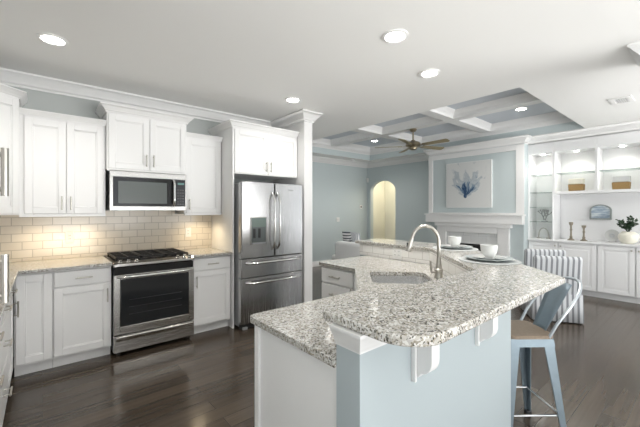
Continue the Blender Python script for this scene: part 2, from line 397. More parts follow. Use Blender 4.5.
# ------------------------------------------------------------------ hardware helpers
def pull(parent, x, z, y, L=.13, vert=True, r=.006, off=.032):
    m = MB()
    a = (x, y-off, z-L/2) if vert else (x-L/2, y-off, z); b_ = (x, y-off, z+L/2) if vert else (x+L/2, y-off, z)
    m.tube([a, b_], r, 10)
    for t in (-.36, .36):
        p = (x, z+t*L) if vert else (x+t*L, z)
        m.tube([(p[0], y-off, p[1]), (p[0], y+.001, p[1])], r*.8, 8)
    return m.build('handle', 'nickel', parent)
def knob(parent, x, z, y):
    M4 = Matrix.Translation((x, y, z)) @ Matrix.Rotation(PI/2, 4, 'X')
    return MB().lathe([(.005, 0), (.005, .014), (.012, .018), (.013, .024), (.008, .028), (0, .029)], seg=14, M4=M4).build('knob', 'nickel', parent)
def shaker(parent, x0, x1, z0, z1, y, name='door', fr=.058, raised=False, m='white'):
    t = .020
    o = MB()
    o.box(x0, x0+fr, y, y+t, z0, z1); o.box(x1-fr, x1, y, y+t, z0, z1)
    o.box(x0+fr, x1-fr, y, y+t, z0, z0+fr); o.box(x0+fr, x1-fr, y, y+t, z1-fr, z1)
    o.box(x0+fr-.004, x1-fr+.004, y+.009, y+t-.002, z0+fr-.004, z1-fr+.004)
    # small moulded step inside the frame
    g = .010
    for a, b_, c_, d in ((x0+fr, x0+fr+g, z0+fr, z1-fr), (x1-fr-g, x1-fr, z0+fr, z1-fr), (x0+fr, x1-fr, z0+fr, z0+fr+g), (x0+fr, x1-fr, z1-fr-g, z1-fr)):
        o.box(a, b_, y+.005, y+.012, c_, d)
    if raised:
        k = fr+.035
        if x1-x0 > 2*k+.05: o.box(x0+k, x1-k, y+.002, y+.012, z0+k, z1-k)
    return o.build(name, m, parent, bevel=.0018, seg=1)
def slab(parent, x0, x1, z0, z1, y, name='drawer', m='white'):
    o = MB(); o.box(x0, x1, y, y+.02, z0, z1)
    return o.build(name, m, parent, bevel=.003)
def base_cab(label, loc, rot, w_, fronts, depth=.61, ztop=.884, toe=True, group='white kitchen base cabinets', m='white', raised=False, knobs=False):
    """local frame: x 0..w, front faces -y at y=0, body reaches to y=depth"""
    t = thing('base_cabinet', label, 'cabinet', loc, rot, group)
    MB().box(.001, w_-.001, .0205, depth-.004, .10, ztop).build('body', m, t, bevel=.001, seg=1)
    MB().box(.001, w_-.001, .085, .10, 0.001, .10).build('toe_kick', m, t)
    for f in fronts:
        kind, x0, x1, z0, z1 = f[:5]
        if kind == 'door':
            d = shaker(t, x0, x1, z0, z1, 0, raised=raised, m=m)
            hx = {'l': x0+.03, 'r': x1-.03}.get(f[5])
            if hx is not None:
                (knob(d, hx, z1-.045, 0) if knobs else pull(d, hx, z1-.11, 0))
        elif kind == 'panel': shaker(t, x0, x1, z0, z1, 0, name='panel', m=m)
        else:
            d = slab(t, x0, x1, z0, z1, 0, m=m); pull(d, (x0+x1)/2, (z0+z1)/2, 0, vert=False)
    return t
def upper_cab(label, loc, rot, w_, z0, z1, doors, depth=.33, crown=(.045, .055), cpath=None, group='white kitchen wall cabinets'):
    t = thing('wall_cabinet', label, 'cabinet', loc, rot, group)
    MB().box(.001, w_-.001, .0205, depth-.003, z0, z1).build('body', 'white', t, bevel=.001, seg=1)
    for x0, x1, s in doors:
        d = shaker(t, x0, x1, z0+.012, z1-.03, 0); hx = x0+.032 if s == 'l' else x1-.032; pull(d, hx, z0+.11, 0, L=.13)
    cp_ = cpath or [(0, depth-.004), (0, .012), (w_, .012), (w_, depth-.004)]
    MB().sweep(cp_, crown_prof(*crown), z1+crown[1]*.8, side=-1).build('crown_moulding', 'white', t, ang=50)
    MB().box(.002, w_-.002, .0, .020, z0-.018, z0+.006).build('light_rail', 'white', t)
    return t

# ------------------------------------------------------------------ kitchen, range wall
FY = 3.735   # plane of the base doors
R0, R1 = .515, 1.277
# sweep orientation: path from wall to front-left, to front-right, to wall; outside is on the right hand of travel? keep outwards
base_cab('white corner base cabinet with one tall door, left end of the range wall', (-.185, FY, 0), 0, .255, [('door', .012, .248, .12, .865, None)], depth=.612)
base_cab('white base cabinet with a drawer over a door, just left of the range', (.07, FY, 0), 0, R0-.07-.004, [('drawer', .008, .433, .735, .865), ('door', .008, .433, .12, .72, 'r')], depth=.612)
base_cab('narrow white base cabinet with drawer and door between the range and the refrigerator', (R1+.004, FY, 0), 0, .452, [('drawer', .008, .444, .735, .865), ('door', .008, .444, .12, .72, 'l')], depth=.612)
# left run, faces +x; local x runs along +y
LX = -.185
base_cab('white base cabinet with drawer and door on the left wall, nearest the corner', (LX, 3.16, 0), PI/2, .52, [('drawer', .008, .512, .735, .865), ('door', .008, .512, .12, .72, 'r')], depth=.64)
base_cab('white three drawer base cabinet in the middle of the left wall run', (LX, 2.56, 0), PI/2, .60, [('drawer', .008, .592, .735, .865), ('drawer', .008, .592, .44, .72), ('drawer', .008, .592, .12, .425)], depth=.64)
base_cab('white three drawer base cabinet at the near end of the left wall run', (LX, 1.93, 0), PI/2, .63, [('drawer', .008, .622, .735, .865), ('drawer', .008, .622, .44, .72), ('drawer', .008, .622, .12, .425)], depth=.64)
# pantry
t = thing('pantry_cabinet', 'tall white pantry cabinet at the left edge with long bar handles', 'cabinet', (-.14, 1.22, 0), PI/2)
MB().box(0, .70, .021, .635, .10, 2.40).build('body', 'white', t); MB().box(0, .70, .085, .10, 0, .10).build('toe_kick', 'white', t)
d = shaker(t, .02, .40, 1.385, 2.38, 0); pull(d, .352, 1.55, 0, L=.165, r=.011, off=.040)
d = shaker(t, .02, .40, .12, 1.365, 0); pull(d, .352, 1.183, 0, L=.165, r=.011, off=.040)
d = shaker(t, .41, .69, 1.385, 2.38, 0); d = shaker(t, .41, .69, .12, 1.365, 0)
# worktops
m = MB().prism([(XL+.002, YW-.002), (R0-.002, YW-.002), (R0-.002, 3.70), (-.155, 3.70), (-.155, 1.93), (XL+.002, 1.93)], .884, .914)
tag(m.build('countertop', 'granite', bevel=.005), 'L shaped speckled granite worktop running into the left corner', 'countertop')
m = MB().prism([(R1+.002, YW-.002), (1.737, YW-.002), (1.737, 3.70), (R1+.002, 3.70)], .884, .914)
tag(m.build('countertop', 'granite', bevel=.005), 'short speckled granite worktop between range and refrigerator', 'countertop')
# backsplash
m = MB().box(XL+.002, 1.737, YW-.010, YW-.001, .915, 1.370); m.box(R0+.01, R1-.01, YW-.0095, YW-.001, 1.370, 1.410); m.box(XL+.001, XL+.010, 1.93, YW-.0105, .915, 1.370)
tag(m.build('backsplash', 'tile', uv=True), 'cream subway tile backsplash behind the range under the wall cabinets', 'backsplash')
# wall cabinets
UY = 4.00
# diagonal corner cabinet
t = thing('wall_cabinet', 'tall diagonal corner wall cabinet with crown at the far left', 'cabinet', (0,0,0), 0, 'white kitchen wall cabinets')
A = Vector((XL+.345, YW-.615, 0)); B = Vector((-.165, YW-.335, 0))
poly = [(XL+.003, YW-.003), (XL+.003, YW-.61), (XL+.345, YW-.61), (-.165, YW-.335), (-.165, YW-.003)]
MB().prism(poly, 1.372, 2.43).build('body', 'white', t)
M['_'] = M['white']
dd = (B-A); ln = dd.length; ang = math.atan2(dd.y, dd.x)
holder = shaker(t, .012, ln-.012, 1.386, 2.39, -.021); holder.location = (A.x, A.y, 0); holder.rotation_euler = (0,0,ang)
MB().sweep([(XL+.003, YW-.60), (XL+.345, YW-.60), (-.165, YW-.325), (-.165, YW-.005)], crown_prof(.055, .07), 2.485, side=-1).build('crown_moulding', 'white', t, ang=50)
upper_cab('wide white wall cabinet with two doors between the corner and the microwave', (-.163, UY, 0), 0, R0+.163-.02, 1.372, 2.285, [(.035, .335, 'r'), (.340, .640, 'l')], cpath=[(0, .012), (.66, .012)])
upper_cab('white two door wall cabinet above the microwave, taller crown', (R0-.018, UY-.05, 0), 0, .794, 1.835, 2.43, [(.016, .394, 'r'), (.400, .778, 'l')], depth=.395, crown=(.06, .075))
upper_cab('narrow single door white wall cabinet right of the microwave', (R1+.001, UY, 0), 0, .457, 1.372, 2.285, [(.020, .440, 'l')], cpath=[(0, .012), (.457, .012)])
# refrigerator enclosure
t = thing('wall_cabinet', 'deep white two door cabinet above the refrigerator with side panel', 'cabinet', (1.739, 3.70, 0), 0, 'white kitchen wall cabinets')
MB().box(0, .018, 0, .645, 0, 2.43).build('side_panel', 'white', t)
MB().box(.019, .958, .0205, .645, 1.86, 2.43).build('body', 'white', t)
for x0, x1, s in ((.030, .485, 'r'), (.491, .950, 'l')):
    d = shaker(t, x0, x1, 1.872, 2.395, 0); pull(d, x1-.032 if s == 'r' else x0+.032, 1.965, 0, L=.13)
MB().sweep([(0, .64), (0, .012), (.958, .012)], crown_prof(.055, .07), 2.485, side=-1).build('crown_moulding', 'white', t, ang=50)
# under cabinet pucks
for i, (x, pw) in enumerate(((-.0, 4), (.33, 4), (1.50, 5))):
    t = thing('puck_light', ['warm puck light under the wide left wall cabinet, left one', 'warm puck light under the wide left wall cabinet, near the microwave', 'warm puck light under the narrow wall cabinet right of the microwave'][i], 'light', (x, 4.17, 1.372), 0, 'under cabinet puck lights')
    MB().lathe([(.034, 0), (.034, -.012), (.028, -.014)], seg=20).build('housing', 'ring', t)
    MB().lathe([(.027, -.0141), (.0, -.0150)], seg=20).build('lens', 'puck', t)
    light('SPOT', 'puck_glow', (x, 4.12, 1.350), pw*.75, (1, .80, .52), spot_size=2.6, spot_blend=.9, shadow_soft_size=.03)

# ------------------------------------------------------------------ range
t = thing('range', 'stainless slide-in gas range with black cooktop and dark oven window', 'stove', (R0+.003, 3.70, 0))
W = .756
MB().box(.004, W-.004, .03, .628, .035, .90).build('body', 'dark', t)
MB().box(0, W, .02, .632, .893, .918).build('cooktop', 'black', t, bevel=.004)
# sloped front control panel
MB().prism([(.02, .918), (-.035, .895), (-.035, .872), (.02, .860)], 0, W, 'x').build('control_panel', 'steelr', t, bevel=.002)
for i, x in enumerate((.055, .125, .195, .585, .655, .712)):
    k = Matrix.Translation((x, -.012, .908)) @ Matrix.Rotation(math.radians(-22), 4, 'X').inverted()
    MB().lathe([(.019, 0), (.019, .006), (.014, .010), (.013, .026), (.010, .029), (0, .029)], seg=18, M4=k).build('knob', 'chrome', t)
MB().box(.005, W-.005, -.012, .03, .792, .860).build('vent_panel', 'black', t)
g = MB()   # cast iron grates
for gx0, gx1 in ((.03, .255), (.262, .494), (.501, .726)):
    for y in (.075, .60): g.box(gx0, gx1, y, y+.014, .930, .946)
    for x in (gx0, gx1-.014, (gx0+gx1)/2-.007): g.box(x, x+.014, .075, .614, .930, .946)
    for y in (.20, .335, .47): g.box(gx0, gx1, y, y+.012, .932, .946)
    for x in (gx0, gx1-.014):
        for y in (.08, .595): g.box(x, x+.014, y, y+.014, .917, .932)
g.build('grate', 'iron', t)
for x, y in ((.143, .20), (.143, .48), (.378, .335), (.613, .20), (.613, .48)):
    MB().lathe([(.045, 0), (.045, .006), (.032, .008), (.030, .013), (0, .014)], (x, y, .917), 20).build('burner', 'iron', t)
od = MB()
od.box(0, .055, -.028, .028, .215, .790); od.box(W-.055, W, -.028, .028, .215, .790); od.box(.055, W-.055, -.028, .028, .215, .290); od.box(.055, W-.055, -.028, .028, .745, .790)
od = od.build('oven_door', 'steelr', t, bevel=.004)
MB().box(.053, W-.053, -.0295, -.010, .288, .747).build('glass', 'glassd', od, bevel=.01)
rk = MB()
for z in (.40, .47, .54): rk.box(.13, W-.13, -.0310, -.0296, z, z+.003)
rk.build('oven_rack', 'rackm', od)
hn = MB(); hp = [(.03+(.696)*i/12, -.028-.045*math.sin(min(1, min(i, 12-i)/1.6)*PI/2)-.006*math.sin(PI*i/12), .772) for i in range(13)]
hn.tube(hp, .013, 12).build('handle', 'chrome', od)
dr = MB().box(0, W, -.028, .028, .045, .205).build('drawer', 'steelr', t, bevel=.004)
MB().prism([(-.028, .205), (-.052, .198), (-.052, .184), (-.028, .150)], .02, W-.02, 'x').build('handle', 'steelr', dr, bevel=.003)
for x in (.05, .70):
    for y in (.06, .58): MB().lathe([(.018, 0), (.018, .036)], (x, y, 0), 12).build('foot', 'dark', t)
# ------------------------------------------------------------------ microwave
t = thing('microwave', 'stainless over the range microwave with black glass door', 'microwave', (R0+.003, 3.93, 0))
Z0, Z1 = 1.412, 1.822
MB().box(0, W, .022, .40, Z0, Z1).build('body', 'steel', t, bevel=.003)
MB().prism([(.03, Z1+.012), (-.004, Z1-.005), (-.004, Z1-.060), (.03, Z1-.060)], 0, W, 'x').build('vent_grille', 'steel', t, bevel=.002)
do = MB(); do.box(0, .030, -.006, .021, Z0, Z1-.064); do.box(.030, .59, -.006, .021, Z0, Z0+.045); do.box(.59, W-.014, -.006, .021, Z0, Z0+.045); do.box(W-.014, W, -.006, .021, Z0, Z1-.064)
do = do.build('door', 'steel', t, bevel=.002)
MB().box(.029, .592, -.004, .020, Z0+.044, Z1-.063).build('glass', 'black', do)
win = MB().box(.075, .545, -.0055, -.003, Z0+.075, Z1-.105).build('window', mat('microwave_window', (.12,.135,.13), .16, 0, .4, bump=.004), do)
cpn = MB().box(.597, W-.013, -.0045, .020, Z0+.044, Z1-.063).build('control_panel', 'black', t)
MB().box(.66, .73, -.0058, -.0044, Z1-.118, Z1-.096).build('display', 'display', cpn)
bt = MB()
for r_ in range(6):
    for q in range(3): bt.box(.655+.027*q, .674+.027*q, -.0054, -.0043, Z0+.062+.032*r_, Z0+.078+.032*r_)
bt.build('keypad', mat('keypad_grey', (.05,.05,.052), .4, bump=.01), cpn)
hp = [(.612, -.006-.045*math.sin(min(1, min(i, 12-i)/2.0)*PI/2), Z0+.05+(Z1-.07-Z0-.05)*i/12) for i in range(13)]
MB().tube(hp, .013, 12).build('handle', 'chrome', do)
# ------------------------------------------------------------------ refrigerator
t = thing('refrigerator', 'stainless french door refrigerator with dispenser and two lower drawers', 'refrigerator', (1.775, 3.55, 0))
W = .905
MB().box(.006, W-.006, .075, .76, .03, 1.735).build('cabinet', 'grey', t, bevel=.004)
MB().box(.01, W-.01, .03, .09, .008, .060).build('base_grille', 'dark', t)
for x in (.03, W-.09): MB().box(x, x+.06, .01, .12, 0, .03).build('foot', 'grey', t, bevel=.004)
def fdoor(name, x0, x1, z0, z1):
    # gently bowed front
    n = 8; p = [(x0, .073), (x0, .012)]
    for i in range(n+1):
        x = x0+.008+(x1-x0-.016)*i/n; xx = x/W*2-1; p.append((x, -.0+.012*xx*xx-.010))
    p += [(x1, .012), (x1, .073)]
    return MB().prism(p, z0, z1).build(name, 'steelv', t, bevel=.003, ang=25)
dl = fdoor('left_door', .002, .449, .845, 1.75); dr_ = fdoor('right_door', .456, W-.002, .845, 1.75)
u = fdoor('drawer', .002, W-.002, .615, .832); l = fdoor('drawer', .002, W-.002, .070, .602)
for d_, x in ((dl, .415), (dr_, .490)):
    hp = [(x, -.010-.055*math.sin(min(1, min(i, 14-i)/2.0)*PI/2)-.012*math.sin(PI*i/14), .93+.70*i/14) for i in range(15)]
    MB().tube(hp, .0135, 12).build('handle', 'chrome', d_)
for d_, z in ((u, .785), (l, .55)):
    hp = [(.06+.785*i/14, -.002-.052*math.sin(min(1, min(i, 14-i)/1.5)*PI/2)-.010*math.sin(PI*i/14), z) for i in range(15)]
    MB().tube(hp, .015, 12).build('handle', 'chrome', d_)
ds = MB(); dx0, dx1, dz0, dz1 = .115, .335, 1.00, 1.335
ds.box(dx0, dx0+.012, -.016, .0, dz0, dz1); ds.box(dx1-.012, dx1, -.016, .0, dz0, dz1); ds.box(dx0, dx1, -.016, 0, dz1-.012, dz1); ds.box(dx0, dx1, -.016, 0, dz0, dz0+.012)
ds = ds.build('dispenser', 'steel', dl, bevel=.002)
dm = mat('dispenser_recess', (.11,.125,.125), .3, .3, bump=.02)
MB().box(dx0+.01, dx1-.01, -.0125, -.002, dz0+.01, dz1-.01).build('dispenser_recess', dm, dl)
MB().box(dx0+.012, dx1-.012, -.018, -.011, dz1-.125, dz1-.012).build('dispenser_screen', mat('dispenser_screen', (.17,.22,.20), .1, 0, .6, bump=.01), dl)
MB().box(dx0+.018, dx1-.018, -.030, -.011, dz0+.008, dz0+.026).build('drip_tray', 'grey', dl)
for x in (.165, .235): MB().box(x-.015, x+.015, -.022, -.011, dz0+.08, dz0+.195).build('dispenser_paddle', 'dark', dl, bevel=.004)
MB().box(.66, .735, -.0125, -.006, 1.668, 1.678).build('badge', 'grey', dr_)

# ------------------------------------------------------------------ island
def uvp(u, v): return ((u+v)/math.sqrt(2), (u-v)/math.sqrt(2))
# lower cabinets : shell without a top so that the sink hangs inside
t = thing('island_cabinet', 'white island base cabinets with smooth end panel and drawers at the far leg', 'cabinet', (0,0,0))
ip = [(.783, .828), (.783, 1.40), (1.49, 1.40), (2.085, 1.995), (2.085, 2.45), (2.72, 2.45), (2.72, 1.70), (1.871, .828)]
s_ = MB(); n = len(ip)
cx = sum(p[0] for p in ip)/n; cy = sum(p[1] for p in ip)/n
for i in range(n):
    (xa, ya), (xb, yb) = ip[i], ip[(i+1) % n]
    s_.bm.faces.new([s_.bm.verts.new(p) for p in ((xa, ya, .09), (xb, yb, .09), (xb, yb, .884), (xa, ya, .884))])
s_.build('body', 'white', t)
MB().prism([(.80, .90), (.80, 1.31), (1.50, 1.31), (2.16, 1.97), (2.16, 2.43), (2.70, 2.43), (2.70, 1.72), (1.89, .90)], 0, .09).build('toe_kick', 'white', t)
MB().box(.770, .783, 1.365, 1.403, .09, .884).build('stile', 'white', t, bevel=.002)
# drawers of the far leg, facing -x
for j, (za, zb) in enumerate(((.735, .868), (.56, .72), (.345, .545), (.12, .33))):
    d = MB().box(2.064, 2.084, 2.02, 2.44, za, zb).build('drawer', 'white', t, bevel=.003)
    z = (za+zb)/2; MB().tube([(2.03, 2.165, z), (2.03, 2.295, z)], .006, 10).tube([(2.03, 2.185, z), (2.066, 2.185, z)], .005, 8).tube([(2.03, 2.275, z), (2.066, 2.275, z)], .005, 8).build('handle', 'nickel', d)
# doors of the near leg (facing +y) and of the diagonal
for x0, x1 in ((.79, 1.12), (1.13, 1.46)):
    d = shaker(t, 0, x1-x0, .12, .865, -.0205); d.location = (x1, 1.40, 0); d.rotation_euler = (0,0,PI); pull(d, .03, .76, -.0205)
for k in range(2):
    d = shaker(t, 0, .415, .12, .865, -.0205); p0 = Vector((2.085, 1.995, 0))-Vector((.7071, .7071, 0))*(.012+.425*k); d.location = p0; d.rotation_euler = (0,0,math.radians(225)); pull(d, .385 if k == 0 else .03, .76, -.0205)
# half wall (knee wall)
kw = [(.765, .718), (1.965, .718), (2.91, 1.663), (2.91, 2.58), (2.755, 2.58), (2.755, 1.695), (1.886, .826), (.765, .826)]
hw = thing('island_half_wall', 'pale blue half wall carrying the raised bar, with white brackets', 'half wall', (0,0,0))
MB().prism(kw, 0, 1.0385).build('wall_body', mat('half_wall_paint', (.40,.455,.475), .55, bump=.04, bscale=250), hw)
ti = MB().prism([(.80, .8265), (1.885, .8265), (2.7545, 1.696), (2.7545, 2.58), (2.7445, 2.58), (2.7445, 1.700), (1.881, .8365), (.80, .8365)], .915, 1.0385)
ti.build('tile', 'tilew', hw, uv=True)
MB().sweep([(.765, .826), (.765, .718), (1.965, .718), (2.91, 1.663), (2.91, 2.58)], crown_prof(.034, .072), 1.0385, side=-1).build('moulding', 'trim', hw, ang=50)
MB().sweep([(.765, .826), (.765, .718), (1.965, .718), (2.91, 1.663), (2.91, 2.58)], [(0,0),(.016,0),(.016,.11),(.008,.13),(0,.13)], 0, side=-1).build('baseboard', 'trim', hw)
def corbel(x, y, rot):
    o = MB(); p = [(0, 1.0385), (-.078, 1.0385), (-.078, .88)]
    for i in range(1, 9): a = PI/2*i/8; p.append((-.078+.045*(1-math.cos(a)), .88-.055*math.sin(a)))
    p += [(-.020, .805), (0, .80)]
    o.prism(p, -.022, .030, 'x')
    o.box(-.034, -.0225, -.018, 0, .79, 1.0385)
    ob = o.build('bracket', 'trim', hw, bevel=.002); ob.location = (x, y, 0); ob.rotation_euler = (0,0,rot)
for x in (1.072, 1.575): corbel(x, .718, 0)
corbel(2.44, 1.193, math.radians(45)); corbel(2.91, 2.1, PI/2)
# lower worktop with sink cut-out
def rrect(u0, u1, v0, v1, r, f=uvp, n=5):
    P = []
    for (cu, cv, a0) in ((u1-r, v1-r, 0), (u0+r, v1-r, PI/2), (u0+r, v0+r, PI), (u1-r, v0+r, 3*PI/2)):
        for i in range(n+1): a = a0+PI/2*i/n; P.append(f(cu+r*math.cos(a), cv+r*math.sin(a)))
    return P
U0, U1, V0, V1 = 2.31, 2.74, .16, .60
def fillet(pts, rad):
    out = []; n = len(pts)
    for i in range(n):
        r = rad.get(i, 0)
        if not r: out.append(pts[i]); continue
        p = Vector(pts[i]); a = (Vector(pts[i-1])-p).normalized(); b_ = (Vector(pts[(i+1) % n])-p).normalized()
        th = a.angle(b_); d = r/math.tan(th/2); A_, B_ = p+a*d, p+b_*d
        cc = p+(a+b_).normalized()*(r/math.sin(th/2))
        a0 = math.atan2(*(A_-cc).yx); a1 = math.atan2(*(B_-cc).yx)
        while a1-a0 > PI: a1 -= 2*PI
        while a1-a0 < -PI: a1 += 2*PI
        for k_ in range(9): t_ = a0+(a1-a0)*k_/8; out.append((cc.x+r*math.cos(t_), cc.y+r*math.sin(t_)))
    return out
lo = fillet([(.755, .828), (.755, 1.44), (1.51, 1.44), (2.05, 1.98), (2.05, 2.48), (2.743, 2.48), (2.743, 1.702), (1.879, .838), (.79, .838), (.79, .828)], {1: .03, 4: .03})
m = MB().holed(lo, [rrect(U0, U1, V0, V1, .06)], .8845, .914)
tag(m.build('countertop', 'granite', bevel=.005), 'lower speckled granite island worktop around the sink', 'countertop')
bar = fillet([(.745, .905), (.745, .495), (2.07, .495), (3.155, 1.58), (3.155, 2.64), (2.73, 2.64), (2.73, 1.685), (1.95, .905)], {0: .05, 1: .13, 2: .03, 3: .05, 4: .03})
tag(MB().prism(bar, 1.039, 1.070).build('bar_countertop', 'granite', bevel=.006, seg=3), 'raised speckled granite breakfast bar top wrapping the island', 'countertop')
# sink
sk = thing('sink', 'stainless undermount corner sink in the lower island worktop', 'sink', (0,0,0))
b = MB(); rings = []
for (e, z) in ((-.012, .8835), (.004, .8835), (.012, .80), (.022, .72), (.05, .705)):
    rings.append([b.bm.verts.new((x, y, z)) for x, y in rrect(U0+e, U1-e, V0+e, V1-e, .055)])
for A_, B_ in zip(rings, rings[1:]):
    for k in range(len(A_)): b.bm.faces.new((A_[k], A_[(k+1) % len(A_)], B_[(k+1) % len(A_)], B_[k]))
b.bm.faces.new(rings[-1])
b.build('basin', mat('sink_steel', (.74,.74,.74), .26, 1, bump=.02), sk)
x, y = uvp((U0+U1)/2, (V0+V1)/2)
MB().lathe([(.045, 0), (.045, .002), (.035, .0035), (.02, .001), (0, .001)], (x, y, .7052), 20).build('drain', 'chrome', sk)
# faucet: local frame, +x towards the sink
fx, fy = uvp(2.525, .662)
t = thing('faucet', 'brushed nickel gooseneck pull-down faucet behind the sink', 'faucet', (fx, fy, .9142), math.radians(135))
MB().lathe([(.033, 0), (.033, .006), (.029, .014), (.027, .05), (.034, .055), (.034, .062), (.024, .072), (.0175, .12), (.0145, .16)], seg=20).build('base', 'nickel', t)
p = [(0,0,.14), (0,0,.20), (0,0,.27)]
for i in range(1, 13): a = PI*i/12*.93; p.append((.098-.098*math.cos(a), 0, .27+.115*math.sin(a)))
MB().tube(p, .0125, 12).build('spout', 'nickel', t)
e = Vector(p[-1]); dn = (Vector(p[-1])-Vector(p[-2])).normalized()
MB().tube([e, e+dn*.03, e+dn*.035, e+dn*.085, e+dn*.105], [.0135, .0145, .017, .020, .0205], 14).build('spray_head', 'nickel', t)
q = e+dn*.06; MB().box(q.x+.012, q.x+.022, -.007, .007, q.z-.022, q.z+.022).build('spray_button', 'dark', t)
MB().tube([(.0, 0, .045), (.055, -.0, .045)], .012, 12).tube([(.052, 0, .045), (.058, 0, .10), (.060, 0, .125)], [.008, .007, .006], 10).build('lever', 'nickel', t)

# ------------------------------------------------------------------ outlets and switches
def outlet(label, loc, rot, kind='outlet', w_=.072):
    t = thing('wall_outlet' if kind == 'outlet' else 'light_switch', label, kind, loc, rot)
    MB().box(-w_/2, w_/2, -.006, 0, -.058, .058).build('cover_plate', 'plate', t, bevel=.002)
    n_ = 1 if w_ < .1 else 2
    for i in range(n_):
        cx_ = 0 if n_ == 1 else (-.023+.046*i)
        if kind == 'outlet':
            for z in (-.025, .012): 
                MB().box(cx_-.014, cx_+.014, -.0075, -.005, z, z+.022).build('receptacle', 'plate', t, bevel=.002)
                MB().box(cx_-.007, cx_-.004, -.0080, -.0074, z+.007, z+.016).box(cx_+.004, cx_+.007, -.0080, -.0074, z+.007, z+.016).build('slots', 'slot', t)
        else: MB().box(cx_-.008, cx_+.008, -.012, -.005, -.016, .016).build('toggle', 'plate', t, bevel=.002)
    return t
outlet('white outlet in the tile left of the range', (.217, YW-.0105, 1.13), 0)
outlet('white outlet in the tile between range and refrigerator', (1.43, YW-.0105, 1.13), 0)
outlet('white outlet in the raised island tile behind the sink', (2.7440, 2.06, .978), -PI/2, w_=.11).rotation_euler = (0,0,-PI/2)
outlet('white light switch on the far blue wall', (5.99, YF-.001, 1.16), 0, 'switch', .11)

# ------------------------------------------------------------------ tableware
def place_setting(x, y, tags):
    z = 1.0704
    o = MB().lathe([(0, 0), (.19, 0), (.192, .003), (.188, .006), (0, .006)], seg=48).build('placemat', 'matw'); o.location = (x, y, z); tag(o, tags[0], 'placemat', 'round placemats on the bar'); z += .0062
    pl = [(0, 0), (.09, 0), (.095, .004), (.145, .014), (.150, .018), (.146, .019), (.093, .0085), (0, .007)]
    o = MB().lathe(pl, seg=48).build('dinner_plate', 'ceramicg'); o.location = (x, y, z); tag(o, tags[1], 'plate', 'dinner plates on the bar'); z += .0187
    o = MB().lathe([(a*.70, b_*.8) for a, b_ in pl], seg=40).build('salad_plate', 'ceramic'); o.location = (x, y, z-.010); tag(o, tags[2], 'plate', 'salad plates on the bar'); z += .0015
    bw = [(0, 0), (.030, 0), (.034, .006), (.050, .020), (.060, .045), (.064, .078), (.061, .079), (.056, .046), (.046, .022), (.028, .010), (0, .008)]
    o = MB().lathe([(a*.86, b_*1.12) for a, b_ in bw], seg=36).build('bowl', 'ceramic'); o.location = (x, y, z-.005); tag(o, tags[3], 'bowl', 'bowls on the bar')
place_setting(2.345, .995, ['round woven placemat on the bar at the near place setting', 'wide dinner plate under the near bowl on the bar', 'small plate directly under the near bowl on the bar', 'white bowl nearest the camera on the raised bar'])
place_setting(2.835, 1.50, ['round woven placemat on the bar at the far place setting, behind the faucet', 'wide dinner plate at the far place setting near the faucet', 'small plate directly under the far bowl near the faucet', 'white bowl at the far place setting next to the faucet'])

# ------------------------------------------------------------------ bar stool (local: faces +y, seat .34 wide)
t = thing('bar_stool', 'blue grey metal bar stool with curved back and wooden seat under the bar', 'stool', (2.352, .815, 0), math.radians(51))
t.scale = (1, 1, .952)
hs, hf = .118, .175
MB().prism(fillet([(-.146, -.146), (.146, -.146), (.146, .146), (-.146, .146)], {0: .05, 1: .05, 2: .05, 3: .05}), .672, .694).build('seat', 'stoolwood', t, bevel=.004)
ap = MB()
for s in (-1, 1):
    for A4 in (Matrix.Identity(4), Matrix.Rotation(PI/2, 4, 'Z')):
        o_ = bmesh.ops.create_cube(ap.bm, size=1)['verts']
        for v in o_:
            zz = .62 if v.co.z < 0 else .671
            off = .134 if v.co.z > 0 else .139
            v.co = A4 @ Vector((v.co.x*2*off, s*(off-.004)+v.co.y*.008, zz))
ap.build('apron', 'stool', t)
for sx in (-1, 1):
    for sy in (-1, 1):
        # tapered sheet metal leg: wide at the top, narrow at the foot, L section
        lg = MB()
        def ringp(z, k, wd):
            a = hs+(hf-hs)*(1-k)+.015
            return [(sx*a, sy*a, z), (sx*(a-wd), sy*a, z), (sx*(a-wd), sy*(a-.008), z), (sx*(a-.008), sy*(a-.008), z), (sx*(a-.008), sy*(a-wd), z), (sx*a, sy*(a-wd), z)]
        R_ = [[lg.bm.verts.new(p) for p in ringp(z, z/.66, .028+.034*z/.66)] for z in (.02, .34, .66)]
        for A_, B_ in zip(R_, R_[1:]):
            for k in range(6): lg.bm.faces.new((A_[k], A_[(k+1) % 6], B_[(k+1) % 6], B_[k]))
        lg.bm.faces.new(R_[0]); lg.bm.faces.new(R_[-1])
        lg = lg.build('leg', 'stool', t)
        MB().box(min(sx*(hf+.018), sx*(hf-.018)), max(sx*(hf+.018), sx*(hf-.018)), min(sy*(hf+.018), sy*(hf-.018)), max(sy*(hf+.018), sy*(hf-.018)), 0, .024).build('foot_cap', 'dark', lg, bevel=.003)
kz = .20; a = hs+(hf-hs)*(1-kz/.66)
for p0, p1 in (((-a, -a), (a, -a)), ((a, -a), (a, a)), ((a, a), (-a, a)), ((-a, a), (-a, -a))):
    MB().tube([(p0[0], p0[1], kz), (p1[0], p1[1], kz)], .007, 8).build('footrest', 'chrome', t)
